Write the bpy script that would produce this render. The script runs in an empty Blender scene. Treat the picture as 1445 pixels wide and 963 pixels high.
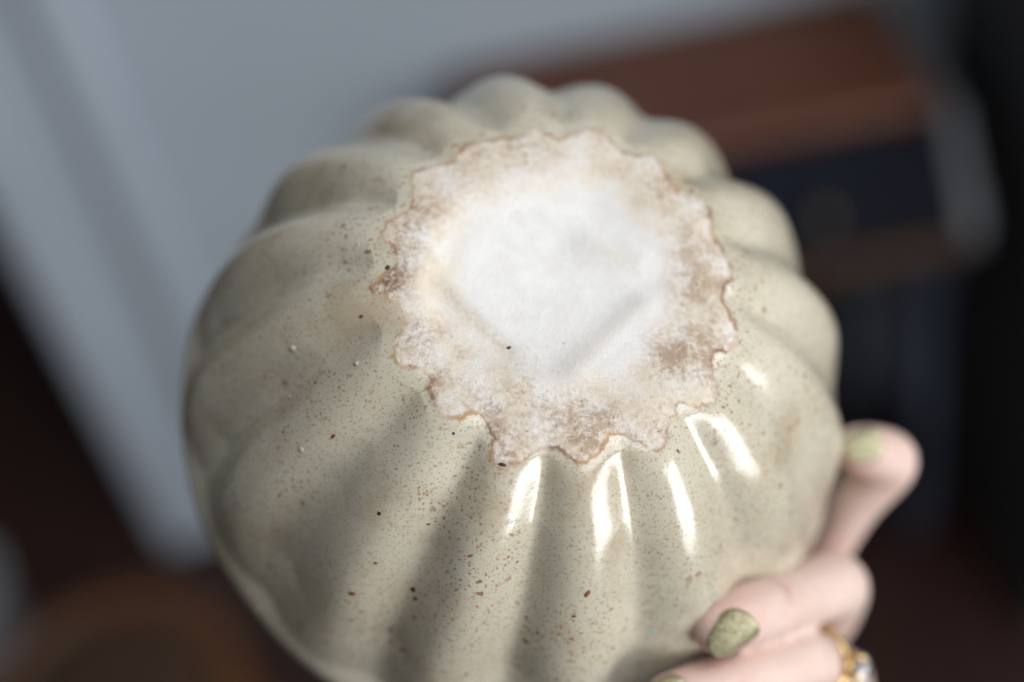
import bpy, bmesh, math, random
import numpy as np
from mathutils import Vector, Matrix
from mathutils.bvhtree import BVHTree
from mathutils import noise as mnoise

SC = bpy.context.scene
COL = SC.collection
R = math.radians
random.seed(7)

# ------------------------------------------------------------------ camera
PITCH, ROLL = R(45.0), R(11.5)
CAM = Vector((0.0, 0.0, 1.45))
fwd = Vector((0, math.cos(PITCH), -math.sin(PITCH)))
up0 = Vector((0, math.sin(PITCH), math.cos(PITCH)))
rt0 = Vector((1, 0, 0))
cam_x = math.cos(ROLL) * rt0 - math.sin(ROLL) * up0
cam_y = math.sin(ROLL) * rt0 + math.cos(ROLL) * up0
cam_z = -fwd
CM = Matrix(((cam_x.x, cam_y.x, cam_z.x, CAM.x),
             (cam_x.y, cam_y.y, cam_z.y, CAM.y),
             (cam_x.z, cam_y.z, cam_z.z, CAM.z),
             (0, 0, 0, 1)))
cd = bpy.data.cameras.new('camera')
cd.lens = 50.0
cd.sensor_width = 36.0
cd.clip_start = 0.02
cd.clip_end = 60.0
cd.dof.use_dof = True
cd.dof.focus_distance = 0.357
cd.dof.aperture_fstop = 2.4
cd.dof.aperture_blades = 0
cam = bpy.data.objects.new('camera', cd)
COL.objects.link(cam)
cam.matrix_world = CM
SC.camera = cam

# ------------------------------------------------------------------ world, lamps, exposure
W = bpy.data.worlds.new('World')
SC.world = W
W.use_nodes = True
bg = W.node_tree.nodes['Background']
bg.inputs[0].default_value = (0.74, 0.75, 0.79, 1)
bg.inputs[1].default_value = 0.15
SC.view_settings.view_transform = 'Standard'
SC.view_settings.look = 'None'
SC.view_settings.exposure = 0.26
SC.view_settings.gamma = 1.0
SC.view_settings.use_curve_mapping = False


def area_lamp(name, loc, target, sx, sy, power, color, spread=180):
    l = bpy.data.lights.new(name, 'AREA')
    l.shape = 'RECTANGLE'
    l.size, l.size_y = sx, sy
    l.energy = power
    l.color = color
    l.spread = R(spread)
    o = bpy.data.objects.new(name, l)
    COL.objects.link(o)
    d = (Vector(target) - Vector(loc)).normalized()
    o.location = loc
    o.rotation_euler = d.to_track_quat('-Z', 'Y').to_euler()
    return o


KEY_DIR = Vector((0.80, -0.43, 0.46))        # camera frame, from the bowl towards the window
bowl_w = CM @ Vector((0.0, 0.0, -0.40))
key_loc = bowl_w + (CM.to_3x3() @ KEY_DIR.normalized()) * 1.5
area_lamp('window_light', key_loc, bowl_w, 0.76, 0.98, 16.5, (0.97, 0.985, 1.0))
top_loc = bowl_w + (CM.to_3x3() @ Vector((0.40, 0.46, 0.79)).normalized()) * 1.9
area_lamp('ceiling_light', top_loc, bowl_w, 1.5, 1.5, 30, (0.97, 0.985, 1.0))


# ------------------------------------------------------------------ helpers
FPX, CX, CY = 50.0 / 36.0 * 1445, 722.5, 481.5


def cp(px, py, d):
    """camera-frame point for a photo pixel at depth d (metres along the view axis)"""
    return Vector(((px - CX) / FPX * d, -(py - CY) / FPX * d, -d))


def wp(px, py, d):
    return CM @ cp(px, py, d)


def ray(px, py):
    return (CM.to_3x3() @ cp(px, py, 1.0))


def on_y(px, py, y):
    r = ray(px, py)
    return CAM + r * ((y - CAM.y) / r.y)


def on_z(px, py, z):
    r = ray(px, py)
    return CAM + r * ((z - CAM.z) / r.z)


def mesh_obj(name, verts, faces, mat, parent=None, smooth=False):
    me = bpy.data.meshes.new(name)
    me.from_pydata([tuple(v) for v in verts], [], faces)
    me.update()
    if smooth:
        me.polygons.foreach_set('use_smooth', [True] * len(me.polygons))
    o = bpy.data.objects.new(name, me)
    COL.objects.link(o)
    if mat:
        me.materials.append(mat)
    if parent:
        o.parent = parent
    return o


def bm_obj(name, bm, mat, parent=None, smooth=False):
    me = bpy.data.meshes.new(name)
    bm.to_mesh(me)
    bm.free()
    if smooth:
        me.polygons.foreach_set('use_smooth', [True] * len(me.polygons))
    o = bpy.data.objects.new(name, me)
    COL.objects.link(o)
    if mat:
        me.materials.append(mat)
    if parent:
        o.parent = parent
    return o


def box(name, lo, hi, mat, parent=None, bevel=0.0, seg=2, origin=None):
    bm = bmesh.new()
    bmesh.ops.create_cube(bm, size=1)
    lo, hi = Vector(lo), Vector(hi)
    c, s = (lo + hi) / 2, hi - lo
    for v in bm.verts:
        v.co = Vector((v.co.x * s.x, v.co.y * s.y, v.co.z * s.z)) + c
    if bevel:
        bmesh.ops.bevel(bm, geom=list(bm.edges), offset=bevel, segments=seg, affect='EDGES', profile=0.5)
    return bm_obj(name, bm, mat, parent, smooth=False)


def lathe(name, prof, mat, parent=None, n=48, loc=(0, 0, 0)):
    vs, fs = [], []
    for (r, z) in prof:
        for k in range(n):
            a = 2 * math.pi * k / n
            vs.append((loc[0] + r * math.cos(a), loc[1] + r * math.sin(a), loc[2] + z))
    for i in range(len(prof) - 1):
        for k in range(n):
            k2 = (k + 1) % n
            fs.append((i * n + k, i * n + k2, (i + 1) * n + k2, (i + 1) * n + k))
    fs.append(tuple(range(n))[::-1])
    fs.append(tuple((len(prof) - 1) * n + k for k in range(n)))
    return mesh_obj(name, vs, fs, mat, parent, smooth=True)


def empty(name, loc):
    o = bpy.data.objects.new(name, None)
    COL.objects.link(o)
    o.location = loc
    o.empty_display_size = 0.05
    return o


def tag(o, label=None, cat=None, group=None, kind=None):
    if label:
        o['label'] = label
    if cat:
        o['category'] = cat
    if group:
        o['group'] = group
    if kind:
        o['kind'] = kind
    return o


def adopt(root):
    """children were made in world space: keep them there under the moved empty"""
    bpy.context.view_layer.update()
    inv = root.matrix_world.inverted()
    for ch in list(root.children):
        ch.matrix_parent_inverse = inv


class NT:
    def __init__(s, name):
        s.m = bpy.data.materials.new(name)
        s.m.use_nodes = True
        s.t = s.m.node_tree
        s.b = s.t.nodes['Principled BSDF']

    def n(s, typ, **kw):
        nd = s.t.nodes.new(typ)
        for k, v in kw.items():
            setattr(nd, k, v)
        return nd

    def l(s, a, b):
        s.t.links.new(a, b)

    def val(s, sock, v):
        if hasattr(v, 'bl_idname') or hasattr(v, 'links'):
            s.l(v, sock)
        else:
            sock.default_value = v

    def coord(s, which='Object'):
        return s.n('ShaderNodeTexCoord').outputs[which]

    def mapping(s, co, scale=(1, 1, 1), loc=(0, 0, 0), rot=(0, 0, 0)):
        m = s.n('ShaderNodeMapping')
        s.l(co, m.inputs[0])
        m.inputs['Scale'].default_value = scale
        m.inputs['Location'].default_value = loc
        m.inputs['Rotation'].default_value = rot
        return m.outputs[0]

    def noise(s, co, scale, detail=4, rough=0.55, dist=0.0):
        nd = s.n('ShaderNodeTexNoise')
        s.l(co, nd.inputs['Vector'])
        nd.inputs['Scale'].default_value = scale
        nd.inputs['Detail'].default_value = detail
        nd.inputs['Roughness'].default_value = rough
        nd.inputs['Distortion'].default_value = dist
        return nd.outputs[0]

    def voro(s, co, scale, feature='F1', rnd=1.0):
        nd = s.n('ShaderNodeTexVoronoi', feature=feature)
        s.l(co, nd.inputs['Vector'])
        nd.inputs['Scale'].default_value = scale
        nd.inputs['Randomness'].default_value = rnd
        return nd

    def ramp(s, fac, a, b, lo=0.0, hi=1.0, smooth=True):
        nd = s.n('ShaderNodeMapRange')
        nd.interpolation_type = 'SMOOTHSTEP' if smooth else 'LINEAR'
        s.val(nd.inputs[0], fac)
        s.val(nd.inputs[1], a)
        s.val(nd.inputs[2], b)
        nd.inputs[3].default_value = lo
        nd.inputs[4].default_value = hi
        return nd.outputs[0]

    def math(s, op, a, b=0.0, c=0.0, clamp=False):
        nd = s.n('ShaderNodeMath', operation=op, use_clamp=clamp)
        s.val(nd.inputs[0], a)
        s.val(nd.inputs[1], b)
        s.val(nd.inputs[2], c)
        return nd.outputs[0]

    def mix(s, fac, a, b):
        nd = s.n('ShaderNodeMix', data_type='RGBA')
        s.val(nd.inputs[0], fac)
        s.val(nd.inputs[6], a if not isinstance(a, tuple) else (*a, 1))
        s.val(nd.inputs[7], b if not isinstance(b, tuple) else (*b, 1))
        return nd.outputs[2]

    def attr(s, name):
        return s.n('ShaderNodeAttribute', attribute_name=name).outputs['Fac']

    def bump(s, h, dist, strength=1.0, normal=None):
        nd = s.n('ShaderNodeBump')
        nd.inputs['Strength'].default_value = strength
        nd.inputs['Distance'].default_value = dist
        s.l(h, nd.inputs['Height'])
        if normal is not None:
            s.l(normal, nd.inputs['Normal'])
        return nd.outputs[0]

    def set(s, **kw):
        for k, v in kw.items():
            sock = s.b.inputs[k.replace('_', ' ')]
            if isinstance(v, tuple):
                sock.default_value = (*v, 1) if len(v) == 3 and sock.type == 'RGBA' else v
            else:
                s.val(sock, v)
        return s.m


def simple(name, col, rough=0.5, var=0.12, scale=12, bump=0.0, stretch=(1, 1, 1), **kw):
    t = NT(name)
    co = t.mapping(t.coord('Object'), stretch)
    nz = t.noise(co, scale, 5)
    c = t.mix(t.ramp(nz, 0.3, 0.7), tuple(x * (1 - var) for x in col), tuple(min(1, x * (1 + var)) for x in col))
    t.set(Base_Color=c, Roughness=rough, **kw)
    if bump:
        t.l(t.bump(nz, bump), t.b.inputs['Normal'])
    return t.m


def wood(name, dark, light, rough=0.4, stretch=(1, 14, 14), scale=6):
    t = NT(name)
    co = t.mapping(t.coord('Object'), stretch)
    nz = t.noise(co, scale, 6, 0.6, 1.2)
    n2 = t.noise(co, scale * 4, 4, 0.6)
    f = t.math('ADD', t.math('MULTIPLY', nz, 0.75), t.math('MULTIPLY', n2, 0.25))
    t.set(Base_Color=t.mix(t.ramp(f, 0.35, 0.65), dark, light), Roughness=rough)
    t.l(t.bump(n2, 0.0006), t.b.inputs['Normal'])
    return t.m


M_wall = simple('wall_paint', (0.375, 0.425, 0.48), 0.75, 0.04, 3, 0.0005)
M_trim = simple('trim_paint', (0.43, 0.485, 0.55), 0.5, 0.04, 6, 0.0004)
M_black = simple('near_black', (0.012, 0.011, 0.011), 0.8, 0.2, 4)
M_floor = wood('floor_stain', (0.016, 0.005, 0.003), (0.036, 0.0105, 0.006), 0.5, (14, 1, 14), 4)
M_brown = wood('desk_wood', (0.065, 0.021, 0.009), (0.165, 0.052, 0.021), 0.5)
M_rail = wood('rail_wood', (0.034, 0.016, 0.008), (0.06, 0.03, 0.014), 0.5)
M_navy = simple('dark_lacquer', (0.0035, 0.0055, 0.011), 0.6, 0.3, 9, Specular_IOR_Level=0.08)
M_pale = simple('pale_lit_end', (0.17, 0.18, 0.20), 0.45, 0.12, 14)  # pale tone puts the light on the desk end into its colour
M_leg = simple('leg_blue_sheen', (0.04, 0.05, 0.075), 0.3, 0.2, 10)  # base colour raised to stand in for a bluish gloss on dark legs
M_knob = simple('tarnished_brass', (0.08, 0.06, 0.05), 0.35, 0.2, 30, Metallic=0.8)
M_stool = wood('stool_wood', (0.07, 0.025, 0.007), (0.13, 0.047, 0.012), 0.5)
M_seat = simple('charcoal_cloth', (0.045, 0.020, 0.008), 0.85, 0.2, 60, 0.001)
M_pail = simple('grey_enamel', (0.42, 0.44, 0.48), 0.35, 0.05, 10)

# ------------------------------------------------------------------ the room behind
YW = (CAM + ray(245, 757) * (-CAM.z / ray(245, 757).z)).y
tL = on_z(395, 735, 0.0)                        # foot of the door casing
door_x1 = tL.x + 0.02                            # outer edge of the casing
wall = box('wall', (door_x1 - 0.03, YW, -0.01), (2.6, YW + 0.12, 2.5), M_wall)
tag(wall, kind='structure')
lint = box('lintel', (-1.45, YW, 2.1), (door_x1 - 0.03, YW + 0.12, 2.5), M_wall, wall)
wl2 = box('wall_return', (-2.6, YW, -0.01), (-1.45, YW + 0.12, 2.5), M_wall, wall)

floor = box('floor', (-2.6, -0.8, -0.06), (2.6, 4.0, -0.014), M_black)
tag(floor, kind='structure')
pw = 0.125
x = -2.6
pk = 0
meshes = []
while x < 2.6:
    y0 = -0.8 - random.random() * 0.9
    while y0 < 4.0:
        ln = random.choice((1.2, 1.6, 2.0))
        a, b = max(y0, -0.8), min(y0 + ln, 4.0)
        if b - a > 0.1:
            p = box('plank', (x + 0.0012, a + 0.001, -0.014), (x + pw - 0.0012, b - 0.001, random.uniform(-0.0008, 0.0)),
                    M_floor, floor, 0.0012, 1)
        y0 += ln
    x += pw
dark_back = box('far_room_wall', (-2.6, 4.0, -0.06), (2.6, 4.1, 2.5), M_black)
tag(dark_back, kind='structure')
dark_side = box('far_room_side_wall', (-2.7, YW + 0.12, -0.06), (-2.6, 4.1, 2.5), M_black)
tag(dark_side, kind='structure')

casing = empty('door_casing', (door_x1 - 0.06, YW, 0))
box('casing_board', (door_x1 - 0.130, YW - 0.016, 0.0), (door_x1 - 0.046, YW - 0.001, 2.18), M_trim, casing, 0.004)
box('backband', (door_x1 - 0.048, YW - 0.040, 0.0), (door_x1 + 0.004, YW - 0.0005, 2.2), M_trim, casing, 0.012)
box('bead', (door_x1 - 0.172, YW - 0.026, 0.0), (door_x1 - 0.128, YW - 0.001, 2.16), M_trim, casing, 0.010)
box('jamb', (door_x1 - 0.168, YW + 0.001, 0.0), (door_x1 - 0.030, YW + 0.13, 2.12), M_trim, casing, 0.002)
adopt(casing)
tag(casing, 'tall blue-white door casing beside the dark doorway at the left', 'door casing')

# ------------------------------------------------------------------ slant-front desk
ZT = 0.635
bR, fR = on_z(1268, 24, ZT), on_z(1326, 137, ZT)
ytop0, ytop1 = YW - 0.004, on_z(1170, 168, ZT).y
xR = fR.x
xL = on_z(640, 136, ZT).x
desk = empty('slant_front_desk', ((xL + xR) / 2, (ytop0 + ytop1) / 2, 0))
box('desk_top', (xL, ytop1, ZT - 0.0235), (xR, ytop0, ZT), M_brown, desk, 0.008)
# profile of a side panel: from the wall, slanting forward under the lid
ysl = ytop1 - 0.065
zsl = ZT - 0.024 - 0.085
zlow = zsl - 0.026


def side_panel(x0, x1, name, mat):
    pr = [(ytop0, ZT - 0.025), (ytop1 + 0.012, ZT - 0.025), (ysl, zsl), (ysl, zlow), (ytop0, zlow)]
    vs = [(x0, y, z) for y, z in pr] + [(x1, y, z) for y, z in pr]
    k = len(pr)
    fs = [tuple(range(k))[::-1], tuple(range(k, 2 * k))] + [(i, (i + 1) % k, k + (i + 1) % k, k + i) for i in range(k)]
    bm = bmesh.new()
    vv = [bm.verts.new(v) for v in vs]
    for f_ in fs:
        bm.faces.new([vv[i] for i in f_])
    bmesh.ops.recalc_face_normals(bm, faces=bm.faces)
    bmesh.ops.bevel(bm, geom=list(bm.edges), offset=0.003, segments=2, affect='EDGES')
    return bm_obj(name, bm, mat, desk)


tag(side_panel(xR + 0.010, xR + 0.027, 'side_panel', M_pale), 'side panel at the desk end, coloured pale as if lit')
side_panel(xL + 0.004, xL + 0.030, 'side_panel', M_brown)
# slanted lid
th = 0.018
a = Vector((0, ytop1 + 0.006, ZT - 0.030))
b = Vector((0, ysl + 0.006, zsl + 0.001))
nrm = Vector((0, -(a.z - b.z), -(b.y - a.y) * -1)).normalized()
nrm = Vector((0, b.z - a.z, a.y - b.y)).normalized()
vs = []
for xx in (xL + 0.032, xR + 0.009):
    for q in (a, b, b - nrm * th, a - nrm * th):
        vs.append((xx, q.y, q.z))
lid = mesh_obj('fall_front_lid', vs, [(0, 1, 2, 3), (7, 6, 5, 4), (0, 4, 5, 1), (1, 5, 6, 2), (2, 6, 7, 3), (3, 7, 4, 0)], M_navy, desk)
kn = on_y(1168, 322, (ysl + ytop1) / 2 - 0.03)
lk = lathe('lid_knob', [(0.006, 0), (0.007, 0.008), (0.014, 0.014), (0.015, 0.02), (0.010, 0.026), (0.003, 0.028)], M_knob, desk, 24)
lk.matrix_world = Matrix.Translation((kn.x, ysl + 0.028, zsl + 0.026)) @ nrm.to_track_quat('Z', 'Y').to_matrix().to_4x4()
box('front_rail', (xL + 0.030, ysl - 0.008, zlow - 0.002), (xR + 0.009, ysl + 0.018, zsl - 0.004), M_rail, desk, 0.003)
box('back_panel', (xL + 0.031, ytop0 - 0.014, zlow + 0.001), (xR + 0.009, ytop0 - 0.002, ZT - 0.026), M_navy, desk)
box('bottom_board', (xL + 0.031, ysl + 0.019, zlow + 0.002), (xR + 0.009, ytop0 - 0.015, zlow + 0.014), M_brown, desk)


def desk_leg(x, y):
    prof = [(0.0, 0.030), (0.10, 0.029), (0.22, 0.020), (0.40, 0.017), (0.60, 0.020), (0.80, 0.030), (0.90, 0.038), (1.0, 0.036)]
    h = zlow - 0.002
    n = 20
    vs, fs = [], []
    K = 26
    for i in range(K):
        t = i / (K - 1)
        r = 0.75 * np.interp(t, [p[0] for p in prof], [p[1] for p in prof])
        off = 0.020 * math.sin(t * math.pi * 2 - 0.4)
        for k in range(n):
            an = 2 * math.pi * k / n
            vs.append((x + r * math.cos(an), y - off + r * math.sin(an), t * h))
    for i in range(K - 1):
        for k in range(n):
            k2 = (k + 1) % n
            fs.append((i * n + k, i * n + k2, (i + 1) * n + k2, (i + 1) * n + k))
    fs += [tuple(range(n))[::-1], tuple((K - 1) * n + k for k in range(n))]
    return mesh_obj('leg', vs, fs, M_leg, desk, True)


for lx in (xL + 0.05, xR + 0.004):
    for ly in (ysl + 0.05, ytop0 - 0.06):
        desk_leg(lx, ly)
box('under_desk_dark_panel', (xL + 0.031, ytop0 - 0.016, 0.03), (xR - 0.03, ytop0 - 0.003, zlow - 0.001), M_black, desk)  # near-black board added to keep the space under the desk dark
adopt(desk)
tag(desk, 'brown topped slant-front desk with dark lid standing against the wall', 'desk')

CX0 = xR + 0.085
M_cab = simple('charcoal_paint', (0.05, 0.05, 0.051), 0.7, 0.15, 8)
cab = empty('tall_cabinet', (CX0 + 0.3, YW - 0.2, 0))
box('carcass', (CX0, YW - 0.40, 0.0), (CX0 + 0.6, YW - 0.004, 1.7), M_cab, cab, 0.006)
for k in range(2):
    box('door', (CX0 + 0.006 + 0.295 * k, YW - 0.422, 0.08), (CX0 + 0.296 + 0.295 * k, YW - 0.4005, 1.66), M_cab, cab, 0.004)
adopt(cab)
tag(cab, 'tall charcoal cabinet at the far right beside the desk', 'cabinet')

# ------------------------------------------------------------------ stool and pail at lower left
sc_ = on_z(150, 985, 0.30)
stool = empty('round_stool', (sc_.x, sc_.y, 0))
lathe('seat_ring', [(0.105, 0.262), (0.128, 0.262), (0.136, 0.275), (0.136, 0.292), (0.128, 0.302), (0.108, 0.302), (0.1045, 0.296)], M_stool, stool, 48, (sc_.x, sc_.y, 0))
lathe('seat_pad', [(0.104, 0.264), (0.104, 0.292), (0.09, 0.303), (0.05, 0.308), (0.004, 0.309)], M_seat, stool, 48, (sc_.x, sc_.y, 0))
for k in range(4):
    an = 2 * math.pi * k / 4 + 0.5
    vs, fs = [], []
    for (t, r) in ((0, 0.013), (0.3, 0.017), (0.7, 0.015), (1, 0.012)):
        q = Vector((sc_.x + math.cos(an) * (0.15 - 0.045 * t), sc_.y + math.sin(an) * (0.15 - 0.045 * t), 0.263 * t))
        for j in range(14):
            bb = 2 * math.pi * j / 14
            vs.append((q.x + r * math.cos(bb), q.y + r * math.sin(bb), q.z))
    for i in range(3):
        for j in range(14):
            j2 = (j + 1) % 14
            fs.append((i * 14 + j, i * 14 + j2, (i + 1) * 14 + j2, (i + 1) * 14 + j))
    fs += [tuple(range(14))[::-1], tuple(42 + j for j in range(14))]
    mesh_obj('leg', vs, fs, M_stool, stool, True)
adopt(stool)
tag(stool, 'low round wooden stool with charcoal pad at the lower left', 'stool')

pc = on_z(-14, 925, 0.0)
pail = empty('enamel_pail', (pc.x, pc.y, 0))
lathe('pail_body', [(0.050, 0.0), (0.055, 0.004), (0.068, 0.14), (0.071, 0.145), (0.071, 0.150), (0.066, 0.150), (0.062, 0.14), (0.049, 0.008), (0.002, 0.007)], M_pail, pail, 40, (pc.x, pc.y, 0))
adopt(pail)
tag(pail, 'pale grey enamel pail on the floor at the left edge', 'pail')

# ------------------------------------------------------------------ the bowl
BC = Vector((0.0122, 0.0158, -0.370))
e1 = Vector((0.98304611, 0.07503481, -0.16730249))
e2 = Vector((-0.13402399, 0.91673046, -0.37635466))
en = Vector((0.12513159, 0.39239653, 0.91124478))
BL = CM @ Matrix(((e1.x, e2.x, en.x, BC.x), (e1.y, e2.y, en.y, BC.y), (e1.z, e2.z, en.z, BC.z), (0, 0, 0, 1)))

TIPS = [(89.2, 47.3), (70.2, 48.3), (48.9, 48.1), (24.9, 48.3), (-1.8, 47.7), (-20.9, 48.9), (-44.0, 50.5), (-68.2, 52.8),
        (-92.3, 50.7), (-113.2, 54.2), (-132.2, 49.1), (-158.3, 49.4), (178.5, 49.5), (158.0, 48.3), (135.1, 49.0), (112.7, 47.0)]
OUT = [(-6.1, 43.9), (-1.5, 44.9), (0.7, 47.3), (3.9, 43.9), (6.9, 41.9), (11.8, 44.7), (16.3, 45.5), (20.4, 43.0), (22.9, 37.8), (26.0, 36.4), (30.6, 36.7), (33.6, 34.6), (35.5, 26.4), (37.2, 23.9), (41.5, 23.0), (44.6, 18.5), (45.4, 14.2), (43.9, 9.5), (46.8, 4.5), (47.9, -1.5), (44.5, -4.7), (43.0, -9.3), (44.4, -13.4), (46.0, -16.9), (44.4, -21.3), (41.9, -23.1), (38.0, -23.6), (36.6, -27.9), (37.2, -34.0), (34.3, -37.0), (31.0, -37.8), (26.2, -35.8), (23.6, -40.9), (19.4, -49.0), (16.7, -47.7), (12.1, -44.7), (7.3, -43.2), (3.5, -47.5), (-2.0, -50.6), (-5.9, -46.7), (-9.2, -44.8), (-15.5, -47.3), (-21.3, -49.8), (-23.4, -47.1), (-23.1, -40.9), (-24.1, -36.6), (-26.7, -33.8), (-33.0, -36.4), (-36.0, -32.4), (-37.2, -28.1), (-37.3, -22.2), (-41.2, -20.8), (-46.1, -18.2), (-44.4, -13.5), (-40.8, -8.3), (-40.5, -5.6), (-45.2, -1.3), (-49.5, 1.3), (-46.6, 5.0), (-42.2, 8.1), (-41.3, 12.0), (-44.9, 16.3), (-43.5, 20.3), (-35.3, 24.5), (-35.5, 31.6), (-34.6, 35.2), (-31.8, 36.2), (-24.4, 36.4), (-20.4, 42.3), (-17.0, 43.3)]

NA = 960
RT, RR, HH = 0.0494, 0.102, 0.090
phi = np.linspace(0, 2 * np.pi, NA, endpoint=False)
# phase u: integer on the ridges (smoothed mean of traced and regular spacing)
tip_a = np.unwrap(np.radians([t[0] for t in TIPS][::-1]))
reg = tip_a[0] + np.arange(16) * 2 * np.pi / 16
reg += (tip_a - reg).mean()
ta = 0.5 * tip_a + 0.5 * reg
ext = np.concatenate([ta - 2 * np.pi, ta, ta + 2 * np.pi, ta + 4 * np.pi])
uu = np.arange(-16, 48)
u_phi = np.interp(phi, ext, uu)
VE = 0.11
lob = np.sqrt(np.cos(np.pi * u_phi) ** 2 + VE)
vall = (np.sqrt(1 + VE) - lob) / (np.sqrt(1 + VE) - np.sqrt(VE))     # 0 ridge, 1 valley
amp_l = 1 + 0.10 * np.sin(phi * 3 + 1.0) + 0.08 * np.sin(phi * 7 + 2.2) - 0.30 * np.exp(-((np.angle(np.exp(1j * (phi + 0.45)))) / 0.6) ** 2) - 0.18 * np.exp(-((np.angle(np.exp(1j * (phi - 1.2)))) / 0.9) ** 2)
# traced edge of the glaze, polar
ox = np.array([q[0] for q in OUT]) / 1000
oy = np.array([q[1] for q in OUT]) / 1000


_P = np.stack([ox, oy], 1)
_rng = np.random.RandomState(5)
_n = len(_P)
_out = []
for _i in range(_n):
    _a, _b, _c, _d = _P[_i - 1], _P[_i], _P[(_i + 1) % _n], _P[(_i + 2) % _n]
    for _t in (0, .25, .5, .75):
        _out.append(0.5 * ((2 * _b) + (-_a + _c) * _t + (2 * _a - 5 * _b + 4 * _c - _d) * _t ** 2 + (-_a + 3 * _b - 3 * _c + _d) * _t ** 3))
_out = np.array(_out)
for _k in range(4):
    _out = 0.5 * _out + 0.25 * np.roll(_out, 1, 0) + 0.25 * np.roll(_out, -1, 0)
_out += _rng.normal(0, 0.00034, _out.shape)
ox, oy = _out[:, 0], _out[:, 1]


def edge_dist(X, Y):
    """signed distance to the glaze edge: negative inside the bare patch"""
    P = np.stack([X.ravel(), Y.ravel()], 1)
    best = np.full(len(P), 9.0)
    inside = np.zeros(len(P), bool)
    n = len(ox)
    for i in range(n):
        j = (i + 1) % n
        A = np.array([ox[i], oy[i]])
        D = np.array([ox[j], oy[j]]) - A
        t = np.clip(((P - A) @ D) / (D @ D), 0, 1)
        best = np.minimum(best, np.hypot(*(P - A - t[:, None] * D).T))
        cr = ((oy[i] > P[:, 1]) != (oy[j] > P[:, 1]))
        with np.errstate(divide='ignore', invalid='ignore'):
            xi = (ox[j] - ox[i]) * (P[:, 1] - oy[i]) / (oy[j] - oy[i]) + ox[i]
        inside ^= cr & (P[:, 0] < xi)
    return np.where(inside, -best, best).reshape(X.shape)


def sstep(a, b, x):
    t = np.clip((x - a) / (b - a), 0, 1)
    return t * t * (3 - 2 * t)


rings_r, rings_h = [], []
# bare base, from the centre outwards
NB = 110
EDGE_W, EDGE_S = 0.0110, 0.35
base_r0 = RT + 0.0015 - 0.0030 * vall * amp_l
for i in range(1, NB):
    rb_ = base_r0 * (i / NB)
    rings_r.append(rb_)
    rings_h.append(EDGE_S * np.clip(rb_ - (base_r0 - EDGE_W), 0, None) ** 2 / (2 * EDGE_W))
NBODY = 210
A0 = 0.095
for i in range(NBODY + 1):
    s = i / NBODY
    a = A0 + s * (math.pi / 2 - A0)
    rid = RT + (RR - RT) * math.sin(a) ** 1.5
    h = HH * (1 - math.cos(a)) + (EDGE_S * EDGE_W / 2 - HH * (1 - math.cos(A0))) * (1 - s)
    d = np.interp(s, [0, 0.18, 0.45, 0.75, 0.90, 0.97, 1], [0.0030, 0.0054, 0.0077, 0.0070, 0.0033, 0.0004, 0.0])
    lipo = 0.0014 * float(sstep(0.90, 0.965, np.array(s)))
    rings_r.append(rid - d * vall * amp_l + lipo)
    rings_h.append(np.full(NA, h) + 0.0010 * vall * math.sin(min(1, s / 0.3) * math.pi))
# rim roll and the hollow inside
LIP = 0.0062
for k in range(1, 9):
    an = k / 8 * math.pi
    rings_r.append(np.full(NA, RR + 0.0014 - LIP / 2 + LIP / 2 * math.cos(an)))
    rings_h.append(np.full(NA, HH + LIP / 2 * math.sin(an)))
for i in range(60, -1, -1):
    s = i / 60
    a = s * math.pi / 2
    rid = RT + (RR - RT) * math.sin(a) ** 1.5
    h = 0.008 + (HH - 0.008) * (1 - math.cos(a))
    d = np.interp(s, [0, 0.18, 0.45, 0.75, 0.90, 0.97, 1], [0.0030, 0.0054, 0.0077, 0.0070, 0.0033, 0.0004, 0.0])
    rings_r.append(rid - 0.0055 - d * vall * amp_l)
    rings_h.append(np.full(NA, h))
for i in range(1, 12):
    rings_r.append((base_r0 - 0.0055) * (1 - i / 12))
    rings_h.append(np.full(NA, 0.008))
RRR, HHH = np.array(rings_r), np.array(rings_h)
NRG = len(RRR)
X = RRR * np.cos(phi)
Y = RRR * np.sin(phi)
Z = -HHH
ED = edge_dist(X, Y)
outer = np.arange(NRG)[:, None] < NB + NBODY
ED = np.where(outer, ED, 0.05)
# recess pressed into the base: steep at the lower left, soft fold on the right
qx, qy = X + 0.0045, Y - 0.0020
ang = np.arctan2(qy, qx)
rec_r = 0.0285 + 0.0022 * np.sin(2 * ang + 0.8) + 0.0012 * np.sin(5 * ang + 2.0)
rr_ = np.hypot(qx, qy)
soft = 0.0042 + 0.0035 * (0.5 + 0.5 * np.cos(ang - 0.6))
dish = sstep(rec_r + soft, rec_r - soft, rr_)
base_m = (np.arange(NRG)[:, None] < NB + 4)
Zd = -0.0016 * dish - 0.0012 * np.clip(1 - (rr_ / 0.03) ** 2, 0, 1)


def seg_d(x0, y0, x1, y1):
    D = np.array([x1 - x0, y1 - y0])
    t = np.clip(((X - x0) * D[0] + (Y - y0) * D[1]) / (D @ D), 0, 1)
    return np.hypot(X - x0 - t * D[0], Y - y0 - t * D[1])


Zd += 0.0014 * np.exp(-(seg_d(0.0201, -0.0083, 0.0009, -0.0239) / 0.0045) ** 2)
Zd += 0.0010 * np.exp(-(seg_d(0.0100, 0.0110, 0.0215, 0.0040) / 0.0050) ** 2)
Zd += -0.0004 * np.exp(-(seg_d(-0.0316, 0.0025, -0.0158, -0.0178) / 0.0026) ** 2)
lowf = 0.00035 * (np.sin(X * 210 + 1) * np.cos(Y * 170 + 2) + np.sin(X * 95 - Y * 130))
bare_rel = np.where(ED < 0, 1.0, 0.0)
Z = Z + np.where(outer & (HHH < 0.004), (Zd + 0.6 * lowf) * (1 - sstep(0.034, 0.043, RRR)), 0.0)
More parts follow.
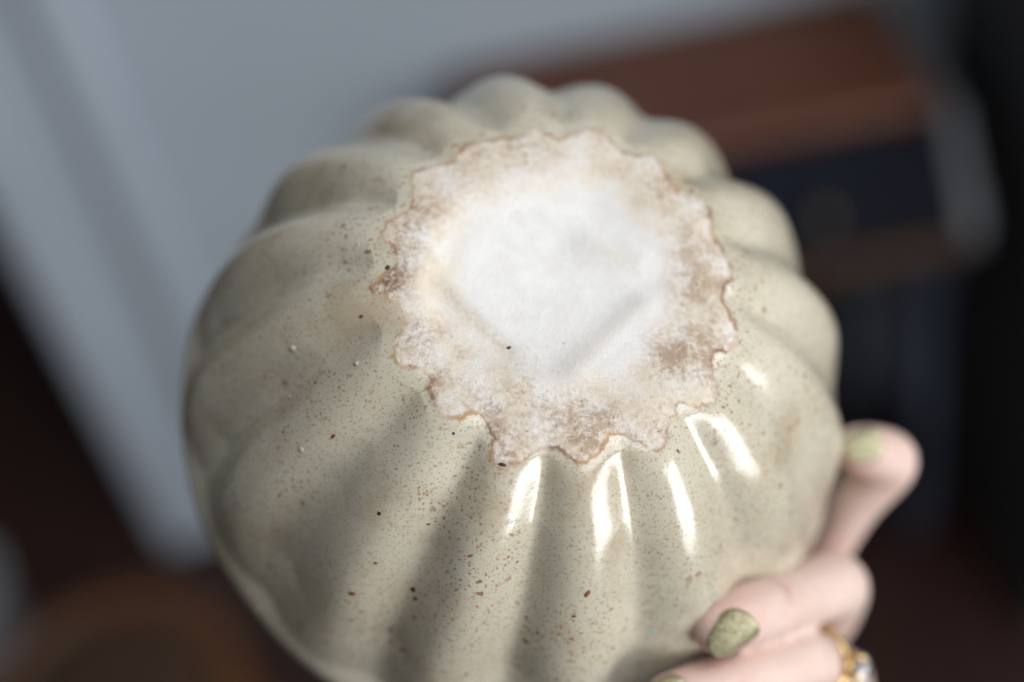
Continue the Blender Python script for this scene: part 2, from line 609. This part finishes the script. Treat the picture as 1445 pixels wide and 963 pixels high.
# the hand-made wobble of the wall
wob = 1 + np.where(outer, 0.006 * np.sin(phi * 2 + 0.5) + 0.004 * np.sin(phi * 5 + HHH * 70) + 0.003 * np.sin(phi * 11 - HHH * 120), 0) * np.clip(HHH / 0.02, 0, 1)
X, Y = X * wob, Y * wob

verts = np.stack([X, Y, Z], -1).reshape(-1, 3)
verts = np.concatenate([verts, [[0, 0, float(Z[0].mean())], [0, 0, -0.008]]])
ci, cl = len(verts) - 2, len(verts) - 1
idx = np.arange(NRG * NA).reshape(NRG, NA)
nx = np.roll(idx, -1, 1)
quads = np.stack([idx[:-1], idx[1:], nx[1:], nx[:-1]], -1)
fan0 = [(ci, int(idx[0, k]), int(nx[0, k])) for k in range(NA)]
fan1 = [(cl, int(nx[-1, k]), int(idx[-1, k])) for k in range(NA)]

# stains of the bare clay, as amounts per point (gaussian blots at the marks seen on the foot)
BLOTS = [(25.5, -24, 8, 0.9), (-8.7, -35.5, 13, 1.0), (-44.7, 3.5, 5.5, 1.7), (37.5, -5.8, 8, 0.9), (-24.3, 28, 8, 0.7),
         (31.3, 24.4, 8, 0.75), (-29.2, -12.6, 9, 0.45), (-41, 17, 6, 1.0), (0, 42, 8, 0.3), (14, -38, 9, 0.55), (2, -45, 7, 0.7),
         (-20, -44, 6, 0.6), (38, 10, 8, 0.75), (22, 33, 7, 0.6), (-12, 36, 9, 0.6), (-36, 24, 5, 0.6), (-33, -28, 6, 0.4),
         (-38, -12, 6, 0.35), (35, -22, 7, 0.6)]
ST = np.zeros_like(X)
for bx, by, br, am in BLOTS:
    ST += am * np.exp(-((X - bx / 1000) ** 2 + (Y - by / 1000) ** 2) / (br / 1000) ** 2)
STEP = np.exp(-(seg_d(-0.0316, 0.0025, -0.0158, -0.0178) / 0.0024) ** 2)  # recess edge: dirt and slight shade, both put in as colour
FOLD_SHADE = np.exp(-(seg_d(0.0201, -0.0083, 0.0009, -0.0239) / 0.0032) ** 2) + np.exp(-(seg_d(0.0110, 0.0100, 0.0202, 0.0044) / 0.0035) ** 2)  # shade of the creases right of the recess, as a colour mask

# ---- glaze and clay, one material
g = NT('speckled_glaze_and_clay')
co = g.coord('Object')
ed = g.attr('glaze_edge')
st = g.attr('stain')
wig = g.math('ADD', g.math('MULTIPLY', g.math('SUBTRACT', g.noise(co, 300, 6, 0.7), 0.5), 0.0024),
             g.math('MULTIPLY', g.math('SUBTRACT', g.noise(co, 1300, 3, 0.6), 0.5), 0.0011))
edw = g.math('ADD', ed, wig)
bare = g.ramp(edw, -0.00015, 0.00015, 1.0, 0.0)
# glaze colour
big = g.noise(co, 22, 3, 0.5)
mid = g.noise(co, 85, 4, 0.6)
gc = g.mix(g.ramp(big, 0.35, 0.65), (0.490, 0.447, 0.345), (0.570, 0.532, 0.425))
gc = g.mix(g.ramp(mid, 0.45, 0.8, 0.0, 0.35), gc, (0.44, 0.40, 0.27))
fine = g.noise(co, 1500, 2, 0.6)
gc = g.mix(g.ramp(fine, 0.55, 0.75, 0.0, 0.30), gc, (0.30, 0.26, 0.19))


def specks(scale, lo, hi, keep, zone=None, zl=0.4, zh=0.7):
    nzv = g.n('ShaderNodeTexNoise')
    g.l(co, nzv.inputs['Vector'])
    nzv.inputs['Scale'].default_value = scale * 1.6
    dv = g.n('ShaderNodeVectorMath', operation='MULTIPLY_ADD')
    g.l(nzv.outputs['Color'], dv.inputs[0])
    dv.inputs[1].default_value = (0.9 / scale,) * 3
    g.l(g.mapping(co, (1, 1.25, 1)), dv.inputs[2])
    v = g.voro(dv.outputs[0], scale)
    sep = g.n('ShaderNodeSeparateColor')
    g.l(v.outputs['Color'], sep.inputs[0])
    rad = g.ramp(sep.outputs[0], keep, 1.0, 0.0, hi, False)
    m = g.math('SUBTRACT', rad, v.outputs['Distance'])
    m = g.ramp(m, 0.0, 0.16, 0, 1)
    if zone is not None:
        m = g.math('MULTIPLY', m, g.ramp(zone, zl, zh))
    return m, sep.outputs[1]


zone = g.noise(co, 30, 3, 0.6)
m1, r1 = specks(980, 0, 0.58, 0.42, zone, 0.30, 0.58)
gc = g.mix(g.math('MULTIPLY', m1, 0.85), gc, g.mix(r1, (0.26, 0.11, 0.055), (0.34, 0.22, 0.12)))
m2, r2 = specks(380, 0, 0.44, 0.74, zone, 0.38, 0.58)
gc = g.mix(g.math('MULTIPLY', m2, 0.85), gc, g.mix(r2, (0.16, 0.045, 0.025), (0.24, 0.10, 0.05)))
m3, r3 = specks(1700, 0, 0.66, 0.35)
gc = g.mix(g.math('MULTIPLY', m3, 0.52), gc, (0.24, 0.17, 0.11))
# tea-brown patches of iron in the glaze
iron = g.noise(g.mapping(co, (1, 1, 0.6), (0.3, 0.1, 0)), 34, 4, 0.6)
gc = g.mix(g.ramp(iron, 0.52, 0.72, 0.0, 0.55), gc, (0.33, 0.235, 0.14))
# bare clay colour
cn = g.noise(co, 150, 8, 0.72)
cn2 = g.noise(co, 650, 6, 0.75)
cc = g.mix(g.ramp(cn, 0.35, 0.65), (0.72, 0.70, 0.675), (0.79, 0.775, 0.755))
rim_in = g.ramp(ed, -0.016, -0.002, 0.0, 1.0)
cc = g.mix(g.math('MULTIPLY', g.ramp(ed, -0.021, -0.011), g.ramp(g.noise(co, 70, 6, 0.7), 0.36, 0.60, 0.10, 0.85)), cc, (0.68, 0.59, 0.46))
sm = g.math('MULTIPLY', g.math('ADD', st, g.math('MULTIPLY', rim_in, 0.45)), g.ramp(g.math('ADD', g.math('MULTIPLY', cn, 0.5), g.math('MULTIPLY', cn2, 0.5)), 0.40, 0.62))
sm = g.math('MULTIPLY', sm, g.ramp(g.noise(co, 48, 4, 0.6), 0.38, 0.60, 0.5, 1.45))
sm = g.math('ADD', sm, g.math('MULTIPLY', st, 0.16), 0.0, True)
cc = g.mix(g.math('MULTIPLY', sm, 0.80), cc, g.mix(g.ramp(g.noise(co, 60, 3), 0.4, 0.6), (0.37, 0.25, 0.14), (0.31, 0.19, 0.11)))
cc = g.mix(g.math('MULTIPLY', g.ramp(g.noise(co, 800, 4, 0.7), 0.56, 0.68), g.math('MULTIPLY', sm, 0.9)), cc, (0.16, 0.085, 0.05))
cc = g.mix(g.math('MULTIPLY', g.ramp(st, 0.85, 1.45, 0.0, 0.9), g.ramp(cn2, 0.42, 0.58)), cc, (0.13, 0.075, 0.05))
cc = g.mix(g.math('MULTIPLY', g.attr('step'), g.ramp(cn2, 0.3, 0.6, 0.25, 0.75)), cc, (0.50, 0.42, 0.31))
cc = g.mix(g.math('MULTIPLY', g.attr('fold'), 0.35), cc, (0.58, 0.50, 0.42))  # crease shade tinted into the clay
pm, pr_ = specks(330, 0, 0.22, 0.86)
cc = g.mix(g.math('MULTIPLY', pm, 0.55), cc, (0.25, 0.23, 0.20))
# brown line along the glaze edge
ln_w = g.ramp(g.noise(co, 90, 3, 0.6), 0.35, 0.7, 0.0006, 0.0015)
ln = g.ramp(g.math('ABSOLUTE', g.math('ADD', edw, 0.0003)), 0.0, ln_w, 1.0, 0.0)
ln_c = g.mix(g.ramp(g.noise(co, 150, 3), 0.4, 0.65), (0.40, 0.235, 0.10), (0.17, 0.08, 0.04))
ln_s = g.math('MULTIPLY', ln, g.ramp(g.noise(co, 130, 4, 0.6), 0.36, 0.60, 0.22, 1.0))
colr = g.mix(bare, gc, cc)
colr = g.mix(ln_s, colr, ln_c)
g.set(Base_Color=colr)
rg = g.ramp(g.noise(co, 700, 3, 0.6), 0.3, 0.75, 0.13, 0.25)
rgm = g.n('ShaderNodeMix', data_type='FLOAT')
g.l(bare, rgm.inputs[0])
g.l(rg, rgm.inputs[2])
rgm.inputs[3].default_value = 0.78
g.l(rgm.outputs[0], g.b.inputs['Roughness'])
g.b.inputs['Specular IOR Level'].default_value = 0.9
hb = g.math('ADD', g.math('MULTIPLY', g.noise(co, 110, 3, 0.5), 1.3), g.math('ADD', g.math('MULTIPLY', g.noise(co, 420, 4, 0.6), 0.5), g.math('MULTIPLY', g.noise(co, 1600, 3, 0.6), 0.35)))
hc = g.math('ADD', g.math('MULTIPLY', cn2, 0.9), g.math('MULTIPLY', g.noise(g.mapping(co, (1, 1, 1)), 1700, 4, 0.7), 0.6))
hm = g.n('ShaderNodeMix', data_type='FLOAT')
g.l(bare, hm.inputs[0])
g.l(g.math('MULTIPLY', hb, 0.30), hm.inputs[2])
g.l(hc, hm.inputs[3])
hsum = g.math('ADD', hm.outputs[0], g.math('MULTIPLY', bare, -0.35))
g.l(g.bump(hsum, 0.00030), g.b.inputs['Normal'])
M_bowl = g.m

bowl = empty('fluted_bowl', (0, 0, 0))
bowl.matrix_world = BL

full = bpy.data.meshes.new('full')
allf = [tuple(int(v) for v in q) for q in quads.reshape(-1, 4)] + fan0 + fan1
full.from_pydata(verts.tolist(), [], allf)
full.update()
vn = np.zeros(len(verts) * 3)
full.vertices.foreach_get('normal', vn)
vn = vn.reshape(-1, 3)
EDf = np.concatenate([ED.ravel(), [-0.04, 0.05]])
STf = np.concatenate([ST.ravel(), [0, 0]])
SPf = np.concatenate([STEP.ravel(), [0, 0]])
FOf = np.concatenate([FOLD_SHADE.ravel(), [0, 0]])
edq = ED
fc_bare = (edq[:-1] < 0) & outer[:-1]
bare_faces = [tuple(int(v) for v in q) for q in quads[fc_bare]] + fan0
wall_faces = [tuple(int(v) for v in q) for q in quads[~fc_bare]] + fan1


def sub(name, faces):
    used = np.unique(np.concatenate([np.array(f_) for f_ in faces]))
    mp = np.full(len(verts), -1)
    mp[used] = np.arange(len(used))
    me = bpy.data.meshes.new(name)
    me.from_pydata(verts[used].tolist(), [], [tuple(int(mp[v]) for v in f_) for f_ in faces])
    for nm, arr in (('glaze_edge', EDf), ('stain', STf), ('step', SPf), ('fold', FOf)):
        at = me.attributes.new(nm, 'FLOAT', 'POINT')
        at.data.foreach_set('value', arr[used].astype(np.float32))
    me.polygons.foreach_set('use_smooth', [True] * len(me.polygons))
    me.normals_split_custom_set_from_vertices(vn[used].tolist())
    me.materials.append(M_bowl)
    o = bpy.data.objects.new(name, me)
    COL.objects.link(o)
    o.parent = bowl
    return o


body = sub('glazed_wall', wall_faces)
foot = sub('unglazed_base', bare_faces)
foot['label'] = 'white unglazed scalloped base with brown stains'
tag(bowl, 'speckled cream stoneware bowl with sixteen flutes, held base up', 'bowl')
BVH = BVHTree.FromPolygons([tuple(v) for v in verts], allf)
BLi = BL.inverted()
bpy.data.meshes.remove(full)


def hit(px, py):
    """where the line of sight through a photo pixel meets the bowl (bowl frame)"""
    o = BLi @ CAM
    d = (BLi.to_3x3() @ ray(px, py)).normalized()
    loc, nor, _, dist = BVH.ray_cast(o, d)
    return loc, nor


# small marks on the glaze
def blob(name, px, py, r, hgt, mat, sx=1.0, ang=0.0):
    loc, nor = hit(px, py)
    if loc is None:
        return
    bm = bmesh.new()
    bmesh.ops.create_icosphere(bm, subdivisions=2, radius=1.0)
    for v in bm.verts:
        w = 1 + 0.25 * mnoise.noise(v.co * 1.7 + Vector((px, py, 0)))
        v.co = Vector((v.co.x * r * sx * w, v.co.y * r * w, v.co.z * hgt))
    o = bm_obj(name, bm, mat, bowl, True)
    o.matrix_local = Matrix.Translation(loc) @ nor.to_track_quat('Z', 'Y').to_matrix().to_4x4() @ Matrix.Rotation(ang, 4, 'Z')
    return o


M_pimple = simple('glaze_pimple', (0.43, 0.40, 0.32), 0.3, 0.05, 300)
M_iron = simple('iron_speck', (0.035, 0.018, 0.012), 0.35, 0.3, 800)
M_rust = simple('rust_speck', (0.19, 0.065, 0.035), 0.4, 0.3, 800)
M_teal = simple('teal_speck', (0.08, 0.42, 0.40), 0.4, 0.1, 800)
M_soot = simple('soot_speck', (0.05, 0.045, 0.045), 0.7, 0.3, 800)
for px, py, r, hg in ((413, 492, .0012, .0011), (503, 513, .0010, .0009), (408, 560, .0007, .0005), (425, 635, .0011, .0005),
                      (362, 860, .0009, .0006), (470, 935, .0009, .0006), (958, 845, .0008, .0005), (505, 345, .0006, .0006)):
    blob('glaze_pimple', px, py, r * 0.8, hg * 0.6, M_pimple)
for px, py, r, s_, an in ((583, 832, .0008, 1.1, .3), (586, 845, .00055, 1.5, .9), (552, 888, .0006, 1.1, 0), (535, 725, .0005, 1.2, 1), (423, 880, .0006, 1.2, .4), (640, 612, .0004, 1, 0), (709, 656, .0005, 2.2, .3), (547, 378, .0007, 1.2, .2), (718, 491, .00045, 1.5, -.5)):
    blob('iron_speck', px, py, r, .00018, M_soot if px in (547, 718) else M_iron, s_, an)
for px, py, r, s_, an in ((829, 838, .0009, 1.8, .9), (497, 838, .0010, 1.6, .5), (470, 616, .0006, 2, 1.2), (394, 700, .0006, 1.2, 0), (810, 870, .0006, 1.5, .3), (742, 905, .0009, 1.6, -.2), (605, 740, .0005, 1.4, 0),
                          (510, 447, .0006, 1.5, 1.1), (957, 637, .0005, 1.8, 1.4), (530, 795, .0006, 1.4, .2), (730, 793, .0005, 1.2, 0), (865, 915, .0006, 1.4, .2), (445, 540, .0005, 1.8, .9), (400, 610, .0005, 1.3, 0)):
    blob('rust_speck', px, py, r * 0.75, .00014, M_rust, s_, an)
for px, py, s_, an in ((1008, 838, 1.7, 1.2), (921, 894, 1.5, 0.2)):
    blob('teal_speck', px, py, .00055, .00015, M_teal, s_, an)


# ------------------------------------------------------------------ the hand
sk = NT('skin')
sco = sk.coord('Object')
s1 = sk.noise(sco, 55, 4, 0.6)
s2 = sk.noise(sco, 260, 4, 0.6)
redn = sk.attr('flush')
scol = sk.mix(sk.ramp(s1, 0.35, 0.68), (0.65, 0.485, 0.42), (0.70, 0.545, 0.48))
scol = sk.mix(sk.ramp(s2, 0.45, 0.7, 0.0, 0.55), scol, (0.64, 0.44, 0.375))
scol = sk.mix(sk.math('MULTIPLY', sk.attr('crease'), 0.55, 0.0, True), scol, (0.50, 0.27, 0.20))
scol = sk.mix(sk.math('MULTIPLY', redn, 0.75, 0.0, True), scol, (0.55, 0.24, 0.20))
sk.set(Base_Color=scol, Roughness=0.5, Subsurface_Weight=0.2, Subsurface_Scale=0.004, Subsurface_Radius=(1.0, 0.35, 0.2))
lines = sk.noise(sk.mapping(sco, (1, 1, 1)), 900, 4, 0.65)
sk.l(sk.bump(sk.math('ADD', lines, sk.math('MULTIPLY', sk.attr('crease'), -2.2)), 0.0004), sk.b.inputs['Normal'])
M_skin = sk.m


def catmull(P, n):
    P = [np.array(p, float) for p in P]
    P = [2 * P[0] - P[1]] + P + [2 * P[-1] - P[-2]]
    out = []
    for i in range(1, len(P) - 2):
        for k in range(n):
            t = k / n
            a, b, c, d = P[i - 1], P[i], P[i + 1], P[i + 2]
            out.append(0.5 * ((2 * b) + (-a + c) * t + (2 * a - 5 * b + 4 * c - d) * t * t + (-a + 3 * b - 3 * c + d) * t ** 3))
    out.append(P[-2])
    return np.array(out)


def tube(bm, pts, n=10, seg=20, flat=None):
    """pts: (px, py, depth, radius); a tapering limb with round ends, in the camera frame"""
    C = catmull([(*cp(p[0], p[1], p[2]), p[3]) for p in pts], n)
    pos, rad = C[:, :3], C[:, 3]
    # round cap at the far end
    t_end = pos[-1] - pos[-2]
    t_end /= np.linalg.norm(t_end)
    t_beg = pos[0] - pos[1]
    t_beg /= np.linalg.norm(t_beg)
    caps = [math.sin(a) for a in np.linspace(0, math.pi / 2 * 0.97, 8)[1:]]
    P1 = [pos[-1] + t_end * rad[-1] * c for c in caps]
    r1 = [rad[-1] * math.sqrt(1 - c * c) for c in caps]
    P0 = [pos[0] + t_beg * rad[0] * c for c in caps][::-1]
    r0 = [rad[0] * math.sqrt(1 - c * c) for c in caps][::-1]
    pos = np.array(list(P0) + list(pos) + list(P1))
    rad = np.array(list(r0) + list(rad) + list(r1))
    T = np.gradient(pos, axis=0)
    T /= np.linalg.norm(T, axis=1)[:, None]
    ref = np.array([0.0, 0.0, 1.0])
    if abs(T[0] @ ref) > 0.9:
        ref = np.array([0.0, 1.0, 0.0])
    U = ref - T[0] * (ref @ T[0])
    U /= np.linalg.norm(U)
    rings = []
    for i in range(len(pos)):
        U = U - T[i] * (U @ T[i])
        U /= np.linalg.norm(U)
        V = np.cross(T[i], U)
        rings.append([bm.verts.new(pos[i] + rad[i] * (math.cos(a) * U + math.sin(a) * V)) for a in np.linspace(0, 2 * math.pi, seg, endpoint=False)])
    for i in range(len(rings) - 1):
        for k in range(seg):
            k2 = (k + 1) % seg
            bm.faces.new((rings[i][k], rings[i][k2], rings[i + 1][k2], rings[i + 1][k]))
    bm.faces.new(rings[0][::-1])
    bm.faces.new(rings[-1])


hb_ = bmesh.new()
F_INDEX = [(1120, 850, .486, .0125), (1148, 792, .478, .0100), (1200, 715, .462, .0088), (1252, 655, .449, .0092), (1232, 640, .443, .0088), (1211, 634, .438, .0074)]
F_MIDDLE = [(1130, 900, .492, .0130), (1168, 858, .470, .0108), (1178, 826, .437, .0102), (1140, 838, .420, .0094), (1094, 853, .405, .0090), (1052, 869, .396, .0087), (1013, 884, .3875, .0076)]
F_RING = [(1150, 990, .490, .0130), (1183, 964, .468, .0108), (1155, 945, .434, .0094), (1132, 934, .413, .0096), (1085, 948, .405, .0089), (1030, 965, .397, .0085), (985, 976, .392, .0080), (946, 986, .388, .0070)]
F_LITTLE = [(1130, 1060, .482, .0120), (1150, 1045, .455, .0092), (1095, 1035, .412, .0084), (1030, 1040, .398, .0076), (968, 1046, .388, .0063)]
F_THUMB = [(1060, 1030, .525, .0150), (1050, 965, .505, .0130), (1030, 905, .480, .0105), (1000, 868, .452, .0100), (985, 850, .432, .0085)]
for F in (F_INDEX, F_MIDDLE, F_RING, F_LITTLE, F_THUMB):
    tube(hb_, F)
for F in ([(1120, 850, .486, .0125), (1085, 940, .512, .0140), (1050, 1080, .540, .0165)],
          [(1130, 900, .492, .0130), (1095, 980, .514, .0145), (1050, 1090, .540, .0165)],
          [(1150, 990, .490, .0130), (1110, 1030, .514, .0145), (1055, 1110, .540, .0165)],
          [(1130, 1060, .482, .0120), (1100, 1090, .510, .0145), (1060, 1140, .540, .0165)]):
    tube(hb_, F)
tube(hb_, [(1055, 1100, .540, .0230), (1045, 1180, .548, .0245), (1035, 1300, .560, .0270), (1010, 1600, .60, .0330), (985, 2000, .66, .0390)], 10, 28)
hb_.normal_update()
tmp = bpy.data.meshes.new('tmp')
hb_.to_mesh(tmp)
hb_.free()
to = bpy.data.objects.new('tmp', tmp)
COL.objects.link(to)
md = to.modifiers.new('r', 'REMESH')
md.mode = 'VOXEL'
md.voxel_size = 0.0011
sm_ = to.modifiers.new('s', 'SMOOTH')
sm_.factor = 0.5
sm_.iterations = 7
dg = bpy.context.evaluated_depsgraph_get()
hm_ = bpy.data.meshes.new_from_object(to.evaluated_get(dg))
bpy.data.objects.remove(to)
hm_.name = 'body'
hv = np.zeros(len(hm_.vertices) * 3)
hm_.vertices.foreach_get('co', hv)
hv = hv.reshape(-1, 3)


def near(px, py, d, r):
    q = np.array(cp(px, py, d))
    return np.exp(-((hv - q) ** 2).sum(1) / r ** 2)


fl = 0.9 * near(1200, 655, .438, .0065) + 0.30 * near(1035, 895, .388, .011) + 0.35 * near(1250, 640, .445, .010) + 0.9 * near(998, 868, .392, .008) \
    + 0.22 * near(1105, 850, .40, .007) + 0.45 * near(1160, 780, .462, .010) + 0.35 * near(950, 975, .385, .010) + 0.25 * near(1170, 960, .42, .010)


def crease(pts, w):
    out = np.zeros(len(hv))
    for (a_, b_) in zip(pts[:-1], pts[1:]):
        A, B = np.array(cp(*a_)), np.array(cp(*b_))
        D = B - A
        t = np.clip((hv - A) @ D / (D @ D), 0, 1)
        out = np.maximum(out, np.exp(-((hv - A - t[:, None] * D) ** 2).sum(1) / w ** 2))
    return out


cr = np.zeros(len(hv))
for dx in (-10, 0, 9):
    cr = np.maximum(cr, crease([(1098 + dx, 818, .399), (1104 + dx, 850, .396), (1110 + dx, 884, .400)], 0.0007))
    cr = np.maximum(cr, 0.7 * crease([(1030 + dx, 930, .395), (1036 + dx, 965, .389), (1042 + dx, 995, .393)], 0.0007))
for nm, arr in (('flush', fl), ('crease', cr)):
    at = hm_.attributes.new(nm, 'FLOAT', 'POINT')
    at.data.foreach_set('value', arr.astype(np.float32))
hm_.polygons.foreach_set('use_smooth', [True] * len(hm_.polygons))
hm_.materials.clear()
hm_.materials.append(M_skin)
HROOT = cp(1045, 1180, .548)
hm_.transform(Matrix.Translation(-HROOT))
person = bpy.data.objects.new('person', hm_)
COL.objects.link(person)
person.matrix_world = CM @ Matrix.Translation(HROOT)
tag(person, 'left hand with olive glitter nails gripping the bowl from the right', 'person')

# nails
pn = NT('olive_glitter_polish')
pco = pn.coord('Object')
pv = pn.voro(pco, 6000)
pm1 = pn.n('ShaderNodeMix', data_type='RGBA')
pm1.inputs[0].default_value = 0.5
gcol = pn.n('ShaderNodeSeparateColor')
pn.l(pv.outputs['Color'], gcol.inputs[0])
pcol = pn.mix(pn.ramp(gcol.outputs[0], 0.2, 1.0), (0.235, 0.21, 0.105), (0.50, 0.465, 0.30))
pn.set(Base_Color=pcol, Roughness=0.34, Metallic=0.55, Coat_Weight=0.35, Coat_Roughness=0.12)
vm = pn.n('ShaderNodeVectorMath', operation='MULTIPLY_ADD')
pn.l(pv.outputs['Color'], vm.inputs[0])
vm.inputs[1].default_value = (0.64, 0.64, 0.64)
vm.inputs[2].default_value = (-0.32, -0.32, -0.32)
va = pn.n('ShaderNodeVectorMath', operation='ADD')
geo = pn.n('ShaderNodeNewGeometry')
pn.l(geo.outputs['Normal'], va.inputs[0])
pn.l(vm.outputs[0], va.inputs[1])
vnn = pn.n('ShaderNodeVectorMath', operation='NORMALIZE')
pn.l(va.outputs[0], vnn.inputs[0])
pn.l(vnn.outputs[0], pn.b.inputs['Normal'])
M_nail = pn.m


def nail(center, axis, normal, length, width, rad):
    """curved plate; axis points to the free edge (camera frame)"""
    nn = Vector(normal).normalized()
    ax = Vector(axis)
    ax = (ax - nn * ax.dot(nn)).normalized()
    sd = ax.cross(nn)
    NU, NV = 36, 16
    top, bot = [], []
    for i in range(NU + 1):
        t = i / NU
        # outline: rounded cuticle, almond free edge
        xq = 2 * t - 1
        w = width / 2 * math.sqrt(max(0.0, 1 - abs(xq) ** 2.5)) * (1 - 0.14 * xq)
        w = max(w, width * 0.02)
        for j in range(NV + 1):
            s_ = -1 + 2 * j / NV
            y = s_ * w
            dz = math.sqrt(max(0, rad ** 2 - y * y)) - rad
            lz = -0.9 * (t - 0.45) ** 2 * length * 0.22
            p = Vector(center) + ax * ((t - 0.5) * length) + sd * y + nn * (dz + lz)
            top.append(p + nn * 0.00035)
            bot.append(p - nn * 0.0016)
    vs = top + bot
    N = NV + 1
    off = len(top)
    fs = []
    for i in range(NU):
        for j in range(NV):
            a_ = i * N + j
            fs.append((a_, a_ + 1, a_ + N + 1, a_ + N))
            fs.append((off + a_, off + a_ + N, off + a_ + N + 1, off + a_ + 1))
    rim = [j for j in range(N)] + [i * N + NV for i in range(1, NU + 1)] + [NU * N + j for j in range(NV - 1, -1, -1)] + [i * N for i in range(NU - 1, 0, -1)]
    for a_, b_ in zip(rim, rim[1:] + rim[:1]):
        fs.append((a_, off + a_, off + b_, b_))
    me = bpy.data.meshes.new('fingernail')
    me.from_pydata([tuple(v - HROOT) for v in vs], [], fs)
    bm = bmesh.new()
    bm.from_mesh(me)
    bmesh.ops.recalc_face_normals(bm, faces=bm.faces)
    bm.to_mesh(me)
    bm.free()
    me.polygons.foreach_set('use_smooth', [True] * len(me.polygons))
    me.materials.append(M_nail)
    o = bpy.data.objects.new('fingernail', me)
    COL.objects.link(o)
    o.parent = person
    o['label'] = 'olive glitter polished fingernail'
    return o


HBV = BVHTree.FromPolygons([tuple(v) for v in hv], [tuple(p.vertices) for p in hm_.polygons])


def nail_at(px, py, axis, normal, length, width, rad, sink=0.0):
    d = cp(px, py, 1.0).normalized()
    loc, nor, _, _ = HBV.ray_cast(Vector((0, 0, 0)), d)
    nn = (Vector(normal).normalized() + nor.normalized() * 0.6).normalized()
    print('INFO nail', px, py, [round(t, 4) for t in loc], [round(t, 2) for t in nor])
    return nail(loc + nn * (0.0007 - sink), axis, nn, length, width, rad)


nail_at(1036, 900, (-42, -42, 14), (0.10, -0.50, 0.86), 0.0148, 0.0124, 0.0090)
nail_at(1219, 630, (-45, -14, 8), (-0.10, 0.15, 0.98), 0.0120, 0.0108, 0.0080)
nail_at(946, 990, (-50, -24, 14), (0.05, -0.20, 0.97), 0.0130, 0.0115, 0.0078)
nail_at(968, 1046, (-50, -10, 10), (0.05, -0.10, 0.98), 0.0105, 0.0090, 0.0065)

# ------------------------------------------------------------------ the ring
M_gold = simple('gold', (0.86, 0.62, 0.27), 0.18, 0.05, 200, Metallic=1.0)
dm = NT('clear_stone')
dm.set(Base_Color=(0.93, 0.95, 1.0), Roughness=0.02, Transmission_Weight=0.85, IOR=2.2)
M_gem = dm.m
rc = cp(1143, 934, .424)
ra = (cp(1183, 964, .468) - cp(1132, 934, .413)).normalized()
ring = empty('finger_ring', (0, 0, 0))
zq = ra.to_track_quat('Z', 'Y').to_matrix().to_4x4()
ring.matrix_world = CM @ Matrix.Translation(rc) @ zq
inv = (Matrix.Translation(rc) @ zq).inverted()
gd = (inv @ cp(1203, 945, .425)) - Vector((0, 0, 0))
ga = math.atan2(gd.y, gd.x)
RRN = 0.0107
vs, fs = [], []
N1, N2 = 64, 12
for i in range(N1):
    an = 2 * math.pi * i / N1
    for j in range(N2):
        bb = 2 * math.pi * j / N2
        rr0 = RRN + 0.0002 + 0.0009 * math.cos(bb)
        vs.append((rr0 * math.cos(an), rr0 * math.sin(an), 0.0014 * math.sin(bb)))
for i in range(N1):
    for j in range(N2):
        i2, j2 = (i + 1) % N1, (j + 1) % N2
        fs.append((i * N2 + j, i2 * N2 + j, i2 * N2 + j2, i * N2 + j2))
mesh_obj('band', vs, fs, M_gold, ring, True)
gx = Vector((math.cos(ga), math.sin(ga), 0))
gq = gx.to_track_quat('Z', 'Y').to_matrix().to_4x4()
gm = Matrix.Translation(gx * (RRN + 0.0010)) @ gq @ Matrix.Scale(1.35, 4)
bm = bmesh.new()
prof = [(0.0004, 0.0), (0.0034, 0.0026), (0.0035, 0.0029), (0.0021, 0.0042)]
rr_g = []
for k, (r_, z_) in enumerate(prof):
    n_ = 16 if k in (1, 2) else 8
    rr_g.append([bm.verts.new((r_ * math.cos(2 * math.pi * (q + 0.25 * k) / n_), r_ * math.sin(2 * math.pi * (q + 0.25 * k) / n_), z_)) for q in range(n_)])
bmesh.ops.convex_hull(bm, input=list(bm.verts))
gem = bm_obj('gemstone', bm, M_gem, ring)
gem.matrix_local = gm
bm = bmesh.new()
for q in range(4):
    a_ = math.pi / 4 + q * math.pi / 2
    m_ = Matrix.Translation((0.0031 * math.cos(a_), 0.0031 * math.sin(a_), 0.0015))
    bmesh.ops.create_cone(bm, cap_ends=True, segments=10, radius1=0.0005, radius2=0.0006, depth=0.0040, matrix=m_)
bmesh.ops.create_cone(bm, cap_ends=True, segments=20, radius1=0.0016, radius2=0.0024, depth=0.0014, matrix=Matrix.Translation((0, 0, -0.0003)))
hd = bm_obj('prong_setting', bm, M_gold, ring, True)
hd.matrix_local = gm
tag(ring, 'gold ring with a clear stone worn on the lower finger', 'ring')
